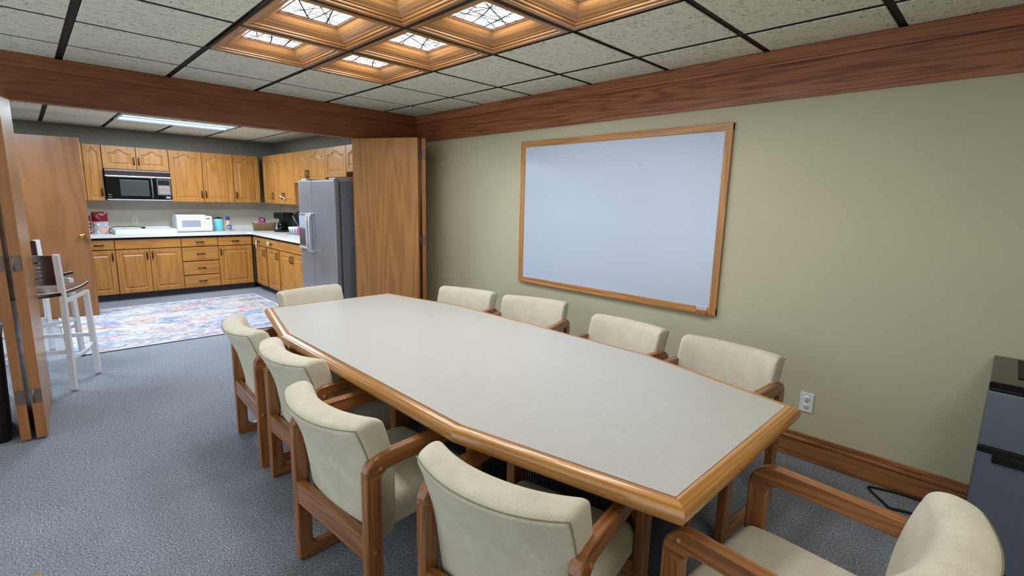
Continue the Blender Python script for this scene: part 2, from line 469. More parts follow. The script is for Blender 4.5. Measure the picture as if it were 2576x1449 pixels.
# baseboard
b = MB(); b.box(WX - .018, WX, -3.7, BY, 0, .112, 'base_Y', .003)
b.box(WX - .026, WX, -3.7, BY, .112, .130, 'base_Y', .006, seg=3)
b.box(WX - .014, WX, -3.7, BY, .130, .156, 'base_Y', .005, seg=3)
struct(b.build('baseboard_right'), 'oak baseboard along the olive wall', 'baseboard')
# backsplash
b = MB(); b.box(-2.4, WX, KY - .008, KY, .893, 1.335, 'splash'); b.box(WX - .008, WX, 3.46, KY - .008, .893, 1.335, 'splash')
b.box(-2.4, WX - .008, KY - .022, KY - .008, .893, .965, 'counter', .003); b.box(WX - .022, WX - .008, 3.46, KY - .022, .893, .965, 'counter', .003)
struct(b.build('trim_3'), 'beige laminate backsplash above the counter', 'trim')

# ------------------------------------------------------------------ coffered lights
def make_coffer():
    root = thing('coffered_light', 'x', 'ceiling light', (0, 0, CZ))
    prof = [(.288, .006), (.288, 0), (.285, -.003), (.264, -.003), (.260, .0), (.260, .006), (.248, .0065), (.245, .010), (.245, .016), (.234, .0165), (.230, .020), (.216, .025), (.197, .035), (.178, .049), (.163, .064), (.152, .0645), (.152, .074), (.17, .075), (.17, .09)]
    b = MB()
    rings = [[(-h, -h, z), (h, -h, z), (h, h, z), (-h, h, z)] for h, z in prof]
    b.rings(rings, 'coffer_X', cap=False, smooth=False, matfn=lambda c: 'coffer_X' if abs(c.y) > abs(c.x) else 'coffer_Y')
    b.build('frame', root, fix=False)
    b = MB(); b.poly([(-.168, -.168, .078), (-.168, .168, .078), (.168, .168, .078), (.168, -.168, .078)], 'panel'); b.build('light_panel', root, fix=False)
    b = MB()
    rnd = random.Random(3)
    z = .072
    b.rings([[(-h, -h, z), (h, -h, z), (h, h, z), (-h, h, z)] for h in (.1525, .149)], 'lattice', cap=False, smooth=False)
    H_ = .151
    hubs = [(-.07, .05), (.06, .07), (.02, -.03), (.09, -.08), (-.09, -.09), (-.02, .11), (.12, .02), (-.12, -.02)]
    for k in range(24):
        p, q = Vector(rnd.choice(hubs)), Vector(rnd.choice(hubs))
        if (q - p).length < .04:
            a_ = rnd.uniform(0, PI); q = p + Vector((math.cos(a_), math.sin(a_))) * .1
        d = (q - p).normalized(); nrm = Vector((-d.y, d.x)); cv = rnd.uniform(-.9, .9) if k % 2 else rnd.uniform(-.25, .25)
        w = (.0016, .0022, .0017, .0034)[k % 4]
        seg = [p + d * t + nrm * cv * t * (t - (q - p).length) for t in [-.36 + .72 * i_ / 72 for i_ in range(73)]]
        zz = z + .0001 * (k % 8)
        for a, c_ in zip(seg, seg[1:]):
            ina = max(abs(a.x), abs(a.y)) <= H_; inc = max(abs(c_.x), abs(c_.y)) <= H_
            if not (ina or inc): continue
            n2 = Vector((-(c_ - a).y, (c_ - a).x)).normalized() * w
            b.poly([(a.x - n2.x, a.y - n2.y, zz), (a.x + n2.x, a.y + n2.y, zz), (c_.x + n2.x, c_.y + n2.y, zz), (c_.x - n2.x, c_.y - n2.y, zz)], 'lattice')
    b.build('lattice', root, fix=False)
    return root
cof = make_coffer()
index_kids()
rowname = {1: 'first row from the beam', 0: 'second row from the beam', -1: 'third row from the beam', -2: 'fourth row from the beam'}
first = True
for i in (-2, -1):
    for j in (1, 0, -1, -2):
        o = cof if first else copy_tree(cof)
        first = False
        o.location = ((i + .5) * T, (j + .5) * T, CZ); o.rotation_euler = (0, 0, random.choice((0, PI / 2, PI, -PI / 2)))
        o['label'] = 'oak coffered ceiling light, %s, %s' % (rowname[j], 'whiteboard side' if i == -1 else 'side away from whiteboard')
        o['group'] = 'coffered ceiling lights over the table'

# kitchen ceiling fixture
fx = thing('fluorescent_fixture', 'long two-tube fluorescent fixture in the kitchen ceiling', 'ceiling light', (-T, 8.5 * T, CZ))
b = MB()
prof = [((.600, .298), .02), ((.600, .298), 0), ((.600, .298), -.002), ((.575, .272), -.002), ((.57, .268), .06)]
b.rings([[(-h[0], -h[1], z), (h[0], -h[1], z), (h[0], h[1], z), (-h[0], h[1], z)] for h, z in prof], 'white_metal', cap=False, smooth=False); b.build('housing', fx, fix=False)
b = MB(); b.poly([(-.57, -.268, .03), (-.57, .268, .03), (.57, .268, .03), (.57, -.268, .03)], 'reflector'); b.build('reflector', fx, fix=False)
for s_ in (-1, 1):
    b = MB(); b.box(-.565, .565, s_ * .17 - .032, s_ * .17 + .032, .004, .022, 'tube', .006); b.build('lamp_tube', fx)

# ------------------------------------------------------------------ conference table
TC = (-.58, -.41)
def hexa(off, z):
    hw, he, mid, end = .572, .425, .735, 1.418
    pts = [(-he, end), (-hw, mid), (-hw, -mid), (-he, -end), (he, -end), (hw, -mid), (hw, mid), (he, end)]
    out = []
    n = len(pts)
    for k in range(n):
        p, a, c = Vector(pts[k]), Vector(pts[k - 1]), Vector(pts[(k + 1) % n])
        d1 = (p - a).normalized(); d2 = (c - p).normalized()
        n1 = Vector((-d1.y, d1.x)); n2 = Vector((-d2.y, d2.x))
        if n1.dot(p) < 0: n1 = -n1
        if n2.dot(p) < 0: n2 = -n2
        m = (n1 + n2).normalized(); m = m / m.dot(n1)
        q = p + m * off
        out.append((q.x, q.y, z))
    return out
tb = thing('conference_table', 'long boat-shaped conference table with grey laminate top and oak bullnose edge', 'table', (TC[0], TC[1], 0))
b = MB(); b.rings([hexa(0, .690), hexa(0, .720)], 'top', smooth=False); b.build('tabletop', tb)
b = MB()
pr_ = [(0, .7195), (.012, .7200), (.024, .7185), (.034, .7135), (.0415, .706), (.045, .696), (.045, .688), (.0415, .677), (.034, .668), (.024, .662), (.01, .659), (-.02, .658), (-.02, .685), (0, .690)]
loops = [hexa(o_, z_) for o_, z_ in pr_]
for k in range(8):
    a0, a1 = Vector(hexa(0, 0)[k]), Vector(hexa(0, 0)[(k + 1) % 8])
    mid = (a0 + a1) / 2; ang = math.atan2((a1 - a0).y, (a1 - a0).x)
    inv = Matrix.Rotation(-ang, 4, 'Z') @ Matrix.Translation(-mid)
    b = MB()
    b.rings([[inv @ Vector(lp[k]), inv @ Vector(lp[(k + 1) % 8])] for lp in loops], 'edge_X', close_ring=False, close_loop=True, smooth=True)
    for ed in b.bm.edges:
        if len(ed.link_faces) == 2 and ed.calc_face_angle(0) > .6: ed.smooth = False
    b.build('edge_band', tb, tuple(mid), ang)
b = MB(); b.rings([hexa(-.12, .655), hexa(-.12, .690)], 'dark', smooth=False); b.build('underframe', tb)
for yc in (-.91, -.05, .89):
    p = MB()
    x0, x1, y0, y1 = -.19, .19, yc - .30, yc + .30
    for sx in (x0, x1 - .045):
        for sy in (y0, y1 - .045):
            p.box(sx, sx + .045, sy, sy + .045, 0, .658, 'chair_wood_Z', .004)
    p.box(x0 + .01, x1 - .01, y0 + .01, y1 - .01, .0, .06, 'chair_wood_Y', .003)
    q = p.build('pedestal', tb)
    r = MB(); r.box(x0 + .022, x1 - .022, y0 + .022, y1 - .022, .06, .656, 'dark')
    k = 0
    yy = y0 + .055
    while yy < y1 - .05:
        for sx in (x0 + .016, x1 - .022): r.box(sx, sx + .006, yy, yy + .0065, .06, .656, 'rubber')
        yy += .0135
    xx = x0 + .055
    while xx < x1 - .05:
        for sy in (y0 + .016, y1 - .022): r.box(xx, xx + .0065, sy, sy + .006, .06, .656, 'rubber')
        xx += .0135
    r.build('ribbed_panel', q)

# ------------------------------------------------------------------ arm chairs
def make_chair():
    root = thing('armchair', 'x', 'chair')
    zt, hy = .635, .26
    for s in (-1, 1):
        c = .004; t = .036; xc = s * .251
        rs_o = (.018, .075, .065, .018); rs_i = (.03, .04, .035, .03)
        def lo(d): return rrect(-hy + d, hy - d, d, zt - d, [max(.004, r - d) for r in rs_o])
        wl = .058
        def li(d): return rrect(-hy + wl - d, hy - wl + d, .052 - d, zt - .056 + d, [r + d for r in rs_i])
        seq = [(lo(c), -t / 2), (lo(0), -t / 2 + c), (lo(0), t / 2 - c), (lo(c), t / 2), (li(c), t / 2), (li(0), t / 2 - c), (li(0), -t / 2 + c), (li(c), -t / 2)]
        b = MB()
        b.rings([[(xc + dx, y, z) for y, z in lp] for lp, dx in seq], 'chair_wood_Z', close_loop=True, smooth=False,
                matfn=lambda f: 'chair_wood_Z' if (.05 < f.z < .55 and abs(f.y) > .19) else 'chair_wood_Y')
        fr = b.build('side_frame', root)
        for (y, z) in ((-.205, .585), (-.232, .300), (.215, .60), (.215, .36)):
            k = MB(); mt = Matrix.Rotation(s * PI / 2, 4, 'Y')
            k.lathe([(.011, 0), (.010, .003), (.006, .006), (0, .007)], 'chair_wood_X', (xc + s * (t / 2 - .001), y, z), 12, mt)
            k.build('bolt_cap', fr)
    b = MB(); b.box(-.235, .235, -.256, -.224, .262, .352, 'chair_wood_X', .004); b.build('rear_rail', root)
    b = MB(); b.box(-.235, .235, .17, .195, .265, .325, 'chair_wood_X', .004); b.build('front_rail', root)
    # seat
    def sd(p):
        u = p.x / .228; w = (p.y + .02) / .24
        z = p.z + (.012 * (1 - u * u) * (1 - .4 * w * w) if p.z > 0 else 0) - (.022 * max(0, (p.y - .1) / .15) ** 2 if p.z > 0 else 0)
        return (p.x, p.y, z)
    b = MB(); b.rbox(.229, .215, .062, .036, 'fabric', (0, .035, .376), (8, 8, 2), sd); b.build('seat', root)
    # back
    HX, HY, HZ = .2525, .051, .2325
    def bd(p):
        v = min(1, max(0, (p.z + HZ) / (2 * HZ))); u = p.x / HX; w = max(0, (p.y + HY) / (2 * HY))
        lean = -.098 * v + .016 * math.sin(v * PI) - .012 * v ** 6
        wrap = .062 * (abs(u) ** 2.2) * (.35 + .65 * v)
        thick = p.y * (.68 + .42 * v ** .7)
        x = p.x * (.90 + .10 * min(1, v * 1.5)) * (1 - .028 * w ** 3 - .012 * (1 - w) ** 2)
        tp = max(0, v - .55) / .45
        z = p.z - tp * (.042 * (1 - w) ** 1.7 + .026 * w ** 3) + .012 * (u * u) * v * (1 - w) + .012 * v
        return (x, thick + lean + wrap, z)
    BC = Vector((0, -.180, .5205))
    b = MB(); b.rbox(HX, HY, HZ, .02, 'fabric', BC, (14, 8, 12), bd); bk = b.build('backrest', root)
    b = MB()
    pts = []
    a = HX - .005; z_ = HZ - .005
    for (x0, z0, x1, z1, n) in ((-a, -z_, -a, z_, 14), (-a, z_, a, z_, 24), (a, z_, a, -z_, 14)):
        for k in range(n):
            t = k / n; pts.append((x0 + (x1 - x0) * t, z0 + (z1 - z0) * t))
    pts.append((a, -z_))
    b.tube([Vector(bd(Vector((x, -HY + .0052, z)))) + BC for x, z in pts], .0018, 'piping', 6)
    b.build('piping', bk)
    return root
chair = make_chair()
index_kids()
CH = [  # origin, facing, label
    ((-1.061, .575), (.995, -.06), 'cream armchair on the open side of the table, farthest from the camera, by the rug'),
    ((-1.058, -.045), (.998, .04), 'cream armchair second from the kitchen on the open side of the table'),
    ((-1.186, -.728), (.997, .07), 'cream armchair third from the kitchen on the open side, its back fully seen'),
    ((-1.07, -1.43), (.983, .185), 'cream armchair nearest the camera on the open side, back cut by the picture edge'),
    ((.137, .59), (-.96, -.28), 'cream armchair on the olive wall side, nearest the folded oak door'),
    ((.287, -.012), (-.95, -.31), 'cream armchair under the left end of the whiteboard, second from the folded oak door'),
    ((.203, -.765), (-.998, .06), 'cream armchair on the olive wall side, under the middle of the whiteboard'),
    ((.175, -1.383), (-.998, .067), 'cream armchair on the olive wall side beside the white wall outlet'),
    ((-.548, 1.20), (.156, -.988), 'cream armchair at the far head of the table before the refrigerator'),
    ((-.750, -2.078), (.078, .997), 'cream armchair at the near head of the table, seen from above with empty seat'),
]
for k, (p, f, lb) in enumerate(CH):
    o = chair if k == 0 else copy_tree(chair)
    o.location = (p[0], p[1], 0); o.rotation_euler = (0, 0, face_rz(f)); o['label'] = lb; o['group'] = 'cream armchairs round the conference table'

# ------------------------------------------------------------------ whiteboard
wb = thing('whiteboard', 'large oak framed whiteboard on the olive wall', 'whiteboard', (WX, -.177, 1.35))
Y0, Y1, Z0, Z1 = -.89, .89, -.597, .597
b = MB(); b.box(-.014, -.002, Y0 + .02, Y1 - .02, Z0 + .02, Z1 - .02, 'whiteboard'); b.build('board', wb)
b = MB(); fw = .045
b.box(-.024, 0, Y0, Y1, Z1 - fw, Z1, 'frame_Y', .003); b.box(-.024, 0, Y0, Y1, Z0, Z0 + fw, 'frame_Y', .003)
b.box(-.0245, 0, Y0, Y0 + fw, Z0 + .001, Z1 - .001, 'frame_Z', .003); b.box(-.0245, 0, Y1 - fw, Y1, Z0 + .001, Z1 - .001, 'frame_Z', .003)
b.box(-.036, -.02, Y0 + .05, Y1 - .05, Z0, Z0 + .018, 'frame_Y', .004)
b.build('frame', wb)
b = MB(); b.box(-.040, -.022, Y0 + .055, Y0 + .125, Z0 - .002, Z0 + .024, 'base_Y', .003); b.build('corner_clip', wb)
b = MB(); b.box(-.0262, -.0242, Y0 + .06, Y0 + .125, Z0 + .030, Z0 + .052, 'white_plastic'); b.box(-.0266, -.0255, Y0 + .108, Y0 + .116, Z0 + .037, Z0 + .045, 'navy')
b.box(-.0266, -.0255, Y0 + .068, Y0 + .10, Z0 + .042, Z0 + .045, 'blue_label'); b.box(-.0266, -.0255, Y0 + .068, Y0 + .10, Z0 + .036, Z0 + .039, 'blue_label'); b.build('sticker', wb)

# ------------------------------------------------------------------ outlets
def outlet(loc, rz, label, plate):
    o = thing('wall_outlet', label, 'outlet', loc, rz)
    b = MB(); b.box(-.035, .035, -.006, 0, -.058, .058, plate, .003); b.build('cover_plate', o)
    for s_ in (-1, 1):
        b = MB(); mt = Matrix.Rotation(PI / 2, 4, 'X')
        b.lathe([(.0165, .004), (.0165, .008), (.0155, .009), (0, .009)], plate, (0, 0, s_ * .0215), 20, mt)
        for dx in (-.006, .006): b.box(dx - .0012, dx + .0012, -.0098, -.0085, s_ * .0215 - .002, s_ * .0215 + .006, 'slot')
        b.box(-.002, .002, -.0098, -.0085, s_ * .0215 - .010, s_ * .0215 - .006, 'slot'); b.build('receptacle', o)
    b = MB(); b.lathe([(.003, .006), (.0025, .008), (0, .008)], 'slot', (0, 0, 0), 10, Matrix.Rotation(PI / 2, 4, 'X')); b.build('screw', o)
    return o
outlet((WX, -1.632, .345), -PI / 2, 'white duplex outlet on the olive wall near the table corner', 'white_plastic')
outlet((WX, .985, .325), -PI / 2, 'white outlet low on the olive wall between two chair backs', 'white_plastic')
outlet((-.965, KY - .008, 1.045), 0, 'ivory outlet on the kitchen backsplash above the white cooktop cover', 'ivory')

# ------------------------------------------------------------------ folding doors
def fold_panel(parent, a, bb, t, side, name='panel', h=2.0):
    """panel from apex a to far end bb (plan points), thickness t to the given side of a->bb"""
    a, bb = Vector(a), Vector(bb); d = (bb - a).normalized(); n = Vector((-d.y, d.x)) * side
    m = MB(); z0, z1 = .014, .014 + h
    e = .0
    q = [a, bb, bb + n * t, a + n * t]
    m.poly([(p.x, p.y, z0) for p in q], 'door_edge'); m.poly([(p.x, p.y, z1) for p in q], 'door_edge')
    for k in range(4):
        p, r = q[k], q[(k + 1) % 4]
        m.poly([(p.x, p.y, z0), (r.x, r.y, z0), (r.x, r.y, z1), (p.x, p.y, z1)], 'door_wood' if k in (0, 2) else 'door_edge')
    bmesh.ops.remove_doubles(m.bm, verts=m.bm.verts[:], dist=1e-5)
    return m.build(name, parent), a, d, n, t
def hinge(parent, pa, pb, dirs, z, zh=.085):
    m = MB()
    for (p, n, t, out) in (pa, pb):
        c0 = p + out * .003; c1 = p + n * t * .9 + out * .003
        m.bar((c0.x + n.x * t * .1, c0.y + n.y * t * .1, z), (c1.x, c1.y, z), .004, zh, 'hinge', .0008)
    mid = (pa[0] + pb[0]) / 2 + (pa[3] + pb[3]) * .5 * .004
    m.tube([(mid.x, mid.y, z - zh / 2), (mid.x, mid.y, z + zh / 2)], .006, 'hinge', 8)
    m.build('hinge', parent)
fd = thing('door_2', 'oak bifold door folded open beside the olive wall', 'door'); fd['kind'] = 'structure'
t = .036
pA, a1, d1, n1, _ = fold_panel(fd, (.586, 1.682), (.253, 2.313), t, -1, 'door_panel')
pB, a2, d2, n2, _ = fold_panel(fd, (.640, 1.694), (.985, 2.31), t, -1, 'door_panel')
for z in (.22, 1.053, 1.862): hinge(fd, (a1, n1, t, -d1), (a2, n2, t, -d2), None, z)
fe = thing('door_3', 'oak bifold door folded open at the left of the opening', 'door'); fe['kind'] = 'structure'
pA, a1, d1, n1, _ = fold_panel(fe, (-2.140, 1.514), (-2.095, 2.235), .048, 1, 'door_panel')
pB, a2, d2, n2, _ = fold_panel(fe, (-2.210, 1.524), (-2.195, 2.24), .044, 1, 'door_panel')
for z in (.275, 1.045, 1.86): hinge(fe, (a1, n1, .048, -d1), (a2, n2, .044, -d2), None, z)

# tall kitchen door
td = thing('door_1', 'flat wooden door with a brass knob standing open before the cabinets', 'door', (-1.585, 5.12, 0), math.radians(180 - 14)); td['kind'] = 'structure'
b = MB(); b.box(0, .86, -.04, 0, .012, 2.035, 'tall_door_wood', .002); b.build('door_panel', td)
b = MB(); mt = Matrix.Rotation(-PI / 2, 4, 'X')
b.lathe([(.028, 0), (.028, .004), (.012, .008), (.011, .028), (.022, .036), (.027, .048), (.022, .060), (0, .064)], 'brass', (.065, 0, .945), 20, mt); b.build('knob', td)

# ------------------------------------------------------------------ cabinets
def handle(parent, x, y, z, vert, L=.105):
    m = MB()
    a = L / 2
    def P(u, out, w=0): return (x + w, y - out, z + u) if vert else (x + u, y - out, z + w)
    if vert:
        m.box(x - .009, x + .009, y - .003, y, z - a, z + a, 'bronze', .001)
    else:
        m.box(x - a, x + a, y - .003, y, z - .009, z + .009, 'bronze', .001)
    m.tube([P(-a * .8, 0), P(-a * .8, .02), P(-a * .55, .026), P(a * .55, .026), P(a * .8, .02), P(a * .8, 0)], .0062, 'bronze', 8)
    return m.build('handle', parent)
def door_front(parent, x0, x1, z0, z1, y, arch, hside=None, hz=None, name='door'):
    """raised panel door, front at y (facing -Y)"""
    g = .0025; x0 += g; x1 -= g; z0 += g; z1 -= g
    th = .020; rail = min(.055, (x1 - x0) * .2)
    cx = (x0 + x1) / 2
    ix0, ix1, iz0, iz1 = x0 + rail, x1 - rail, z0 + rail, z1 - rail
    A = 11; hw = (ix1 - ix0) / 2
    ah = min(.055, (z1 - z0) * .16) if arch else 0
    if arch: iz1 = z1 - rail * .75
    op = [(ix0, iz0), (ix1, iz0)]; ou = [(x0, z0), (x1, z0)]
    for k in range(A):
        t = k / (A - 1); xx = ix1 + (ix0 - ix1) * t; u = abs(2 * t - 1)
        if arch:
            zz = iz1 - ah * (1 if u > .72 else (1 - math.cos(PI * (u / .72))) / 2)
        else: zz = iz1
        op.append((xx, zz)); ou.append((x1 + (x0 - x1) * t, z1))
    izm = (iz0 + iz1 - ah) / 2; hh = (iz1 - ah - iz0) / 2
    def ins(d): return [(cx + (px - cx) * (1 - d / hw), izm + (pz - izm) * (1 - d / hh)) for px, pz in op]
    seq = [(ou, y + th), (ou, y + .003), ([(px + (.003 if px < cx else -.003) if abs(px - cx) > 1e-6 else px, pz + (.003 if pz < izm else -.003)) for px, pz in ou], y),
           (op, y), (ins(.006), y + .008), (ins(.012), y + .009), (ins(.032), y + .002), (ins(.036), y + .0015)]
    m = MB()
    m.rings([[(px, yy, pz) for px, pz in lp] for lp, yy in seq], 'oak_Z', smooth=False)
    d = m.build(name, parent)
    if hside is not None: handle(d, hside, y, hz, True)
    return d
def drawer_front(parent, x0, x1, z0, z1, y, has_handle=True, name='drawer'):
    g = .0025
    m = MB(); m.box(x0 + g, x1 - g, y, y + .02, z0 + g, z1 - g, 'oak_X', .004)
    d = m.build(name, parent)
    if has_handle: handle(d, (x0 + x1) / 2, y, (z0 + z1) / 2, False)
    return d
def carcass(parent, x0, x1, d, z0, z1, toe=0):
    m = MB(); m.box(x0, x1, -d, -.01, z0, z1, 'oak_Z'); 
    m.box(x0 + .004, x1 - .004, -d - .0008, -d + .01, z0 + .004, z1 - .004, 'dark')
    m.build('carcass', parent)
    if toe:
        m = MB(); m.box(x0, x1, -d + .07, -d + .08, 0, z0, 'rubber'); m.box(x0, x1, -d + .058, -d + .07, 0, .012, 'rubber'); m.build('toe_kick', parent)
UZ0, UZ1, UD = 1.328, 2.057, .31
BZ0, BZ1, BD = .094, .822, .58
def upper(label, loc, rz, x0, x1, doors, z0=UZ0, d=UD):
    o = thing('wall_cabinet', label, 'cabinet', loc, rz, 'oak wall cabinets')
    carcass(o, x0, x1, d, z0, UZ1)
    for (a, c, hs) in doors:
        hx = None if hs is None else (a + .028 if hs == 'l' else c - .028)
        door_front(o, a, c, z0, UZ1, -d - .021, True, hx, z0 + .115)
    return o
BK = (0, KY, 0)
upper('oak wall cabinet left of the black microwave', BK, 0, -1.90, -1.292, [(-1.90, -1.482, 'l'), (-1.482, -1.292, 'r')])
upper('short oak wall cabinet above the black microwave', BK, 0, -1.288, -.552, [(-1.288, -.922, 'r'), (-.922, -.552, 'l')], 1.752)
upper('oak wall cabinet of two arched doors right of the black microwave', BK, 0, -.548, .274, [(-.548, -.140, 'r'), (-.140, .274, 'l')])
upper('oak wall cabinet with one arched door at the kitchen corner', BK, 0, .278, .672, [(.278, .655, 'l')])
RT = (WX, 0, 0); RR = -PI / 2   # local x -> -Y
upper('narrow oak wall cabinet at the corner on the refrigerator wall', RT, RR, -6.24, -5.70, [(-6.15, -5.70, 'r')])
cabF = upper('oak wall cabinet with handles tied by white cord', RT, RR, -5.696, -4.90, [(-5.696, -5.31, 'r'), (-5.31, -4.90, 'l')])
upper('short oak wall cabinet over the sink left of the refrigerator', RT, RR, -4.896, -3.886, [(-4.896, -4.415, 'r'), (-4.415, -3.886, 'l')], 1.63)
upper('oak wall cabinet above the refrigerator', RT, RR, -3.882, -3.312, [(-3.882, -3.312, None)], 1.69)
upper('oak wall cabinet above the refrigerator next to the folded door', RT, RR, -3.308, -2.48, [(-3.308, -2.9, None), (-2.9, -2.48, None)], 1.742)
def base(label, loc, rz, x0, x1, fronts):
    o = thing('base_cabinet', label, 'cabinet', loc, rz, 'oak base cabinets')
    carcass(o, x0, x1, BD, BZ0, BZ1, 1)
    for f in fronts:
        if f[0] == 'd': drawer_front(o, f[1], f[2], f[3], f[4], -BD - .021, f[5])
        else:
            hx = None if f[3] is None else (f[1] + .03 if f[3] == 'l' else f[2] - .03)
            door_front(o, f[1], f[2], BZ0, .688, -BD - .021, False, hx, .60)
    return o
D0, D1 = .694, .820
base('oak base cabinet with one drawer next to the open wooden door', BK, 0, -2.0, -1.289, [('d', -2.0, -1.61, D0, D1, True), ('d', -1.605, -1.289, D0, D1, True), ('D', -2.0, -1.61, 'l'), ('D', -1.605, -1.289, 'r')])
base('oak base cabinet of two doors under the white cooktop cover', BK, 0, -1.285, -.542, [('d', -1.285, -.542, D0, D1, False), ('D', -1.285, -.915, 'r'), ('D', -.915, -.542, 'l')])
base('oak base cabinet with a stack of four drawers', BK, 0, -.538, -.076, [('d', -.538, -.076, D0, D1, True), ('d', -.538, -.076, .484, .688, True), ('d', -.538, -.076, .28, .478, True), ('d', -.538, -.076, BZ0, .274, True)])
base('oak base cabinet with one drawer and one door in the corner', BK, 0, -.072, .425, [('d', -.072, .392, D0, D1, True), ('D', -.072, .392, 'l')])
cE = base('narrow oak base cabinet in the corner, drawer tied with hanging white cord', RT, RR, -5.99, -5.436, [('d', -5.975, -5.436, D0, D1, True), ('D', -5.865, -5.436, 'r')])
cG = base('narrow oak base cabinet next to the sink, drawer pull wrapped in white cord', RT, RR, -5.432, -4.912, [('d', -5.432, -4.912, D0, D1, True), ('D', -5.36, -4.912, 'r')])
base('oak sink base cabinet of two doors left of the refrigerator', RT, RR, -4.908, -3.95, [('d', -4.908, -3.95, D0, D1, False), ('D', -4.86, -4.41, 'r'), ('D', -4.41, -3.95, 'l')])
# worktop
b = MB()
cx_, cy_ = WX - .63, KY - .63
out = [(-2.02, cy_), (cx_ - .05, cy_), (cx_ - .012, cy_ - .012), (cx_, cy_ - .05), (cx_, 3.47), (WX - .009, 3.47), (WX - .009, KY - .009), (-2.02, KY - .009)]
b.rings([[(x, y, .852) for x, y in out], [(x, y, .893) for x, y in out]], 'counter', smooth=False)
ins_ = [(-2.02, cy_ + .045), (cx_ + .035, cy_ + .045), (cx_ + .04, cy_ + .04), (cx_ + .045, cy_ + .035), (cx_ + .045, 3.47), (WX - .02, 3.47), (WX - .02, KY - .02), (-2.02, KY - .02)]
b.rings([[(x, y, .822) for x, y in ins_], [(x, y, .8525) for x, y in ins_]], 'dark', smooth=False)  # recess below the worktop, its shade put in as dark colour
tag(b.build('worktop'), 'white laminate worktop running round the kitchen corner', 'worktop')
# white cords on handles
def cord(pts, label, nm='cord', r=.004, m='string'):
    k = MB(); k.tube(pts, r, m, 6); return tag(k.build(nm), label, 'cord')
xr = WX - BD - .021 - .032
cord([(xr + .012, 5.735, .765), (xr, 5.71, .77), (xr - .004, 5.70, .75), (xr - .006, 5.715, .70), (xr - .006, 5.705, .66)], 'white cord hanging from the drawer pull at the kitchen corner', 'tie_cord', .006)
cord([(xr + .004, 5.235, .79), (xr - .004, 5.20, .772), (xr - .006, 5.165, .765), (xr - .004, 5.14, .78), (xr - .008, 5.17, .755), (xr - .004, 5.225, .725)], 'white cord wrapped round the drawer pull beside the sink cabinet', 'tie_cord', .007)
xu = WX - UD - .021 - .030
cord([(xu, 5.40, 1.46), (xu - .003, 5.34, 1.44), (xu - .006, 5.31, 1.432), (xu - .003, 5.28, 1.43), (xu, 5.20, 1.41), (xu - .003, 5.26, 1.395)], 'white cord tying together two wall cabinet handles', 'tie_cord', .006)

# ------------------------------------------------------------------ built-in microwave
mw = thing('built_in_microwave', 'black built-in microwave under the short wall cabinet', 'microwave', (-.92, KY, 1.345))
W = .364; D = .385
b = MB(); b.box(-W, W, -D + .02, -.01, 0, .404, 'black', .004); b.build('body', mw)
b = MB(); b.box(-W, W, -D, -D + .022, .325, .402, 'black', .003)
for z in (.340, .352, .385, .393): b.box(-W + .004, W - .004, -D - .003, -D + .004, z, z + .004, 'chrome' if z > .38 else 'maroon')
b.build('vent_grille', mw)
b = MB(); b.box(-W, W, -D - .008, -D + .01, .310, .323, 'chrome', .002); b.box(-W, W, -D - .008, -D + .01, -.004, .010, 'chrome', .002); b.build('bright_trim', mw)
b = MB(); b.box(-W, .18, -D - .010, -D + .02, .012, .308, 'black_glass', .004); dr = b.build('door', mw)
b = MB(); b.box(-.215, .105, -D - .0125, -D - .006, .055, .268, 'mw_window', .003); b.build('window', dr)
b = MB(); b.tube([(.135, -D - .01, .03), (.135, -D - .032, .05), (.135, -D - .034, .16), (.135, -D - .032, .27), (.135, -D - .01, .295)], .010, 'grey_pan', 8); b.build('handle', dr)
b = MB(); b.box(.184, W, -D - .008, -D + .02, .012, .308, 'black_glass', .003); cp = b.build('control_panel', mw)
b = MB(); b.box(.20, .352, -D - .0105, -D - .006, .075, .29, 'chrome'); b.box(.205, .347, -D - .012, -D - .008, .08, .285, 'black'); 
for k in range(6): b.box(.21, .342, -D - .0135, -D - .009, .088 + k * .021, .102 + k * .021, ('chrome', 'salmon', 'chrome', 'chrome', 'salmon', 'chrome')[k])
b.box(.29, .345, -D - .0105, -D - .006, .03, .055, 'grey_plastic'); b.build('keypad', cp)
b = MB(); b.box(-.35, -.315, -D - .0125, -D - .008, .035, .04, 'chrome'); b.box(-.35, -.315, -D - .0125, -D - .008, .065, .07, 'chrome'); b.build('badge', dr)

# ------------------------------------------------------------------ refrigerator
fr = thing('refrigerator', 'tall stainless side-by-side refrigerator with two long handles', 'refrigerator')
FX, FY0, FY1, FH = .15, 2.53, 3.44, 1.625
b = MB(); b.box(FX + .075, .96, FY0, FY1, .03, FH - .02, 'steel_side', .006); b.box(FX + .10, .95, FY0 + .02, FY1 - .02, .0, .04, 'black'); b.build('body', fr)
SP = 3.085
b = MB(); b.box(FX, FX + .066, SP + .004, FY1, .10, FH, 'steel', .014, seg=3); fz = b.build('freezer_door', fr)
b = MB(); b.box(FX, FX + .066, FY0, SP - .004, .10, FH, 'steel', .018, seg=3); fd_ = b.build('refrigerator_door', fr)
b = MB(); b.box(FX + .01, FX + .08, FY0 + .01, FY1 - .01, .03, .095, 'black', .004); b.build('kick_grille', fr)
for (y, d_) in ((SP + .035, fz), (SP - .035, fd_)):
    k = MB(); k.tube([(FX + .005, y, 1.262), (FX - .03, y, 1.258), (FX - .048, y, 1.235), (FX - .052, y, 1.15), (FX - .052, y, .96), (FX - .048, y, .875), (FX - .03, y, .852), (FX + .005, y, .848)], .0135, 'chrome', 10); k.build('handle', d_)
b = MB(); b.box(FX - .014, FX + .02, SP + .075, FY1 - .018, .86, 1.265, 'steel', .008)
b.build('dispenser', fz); 
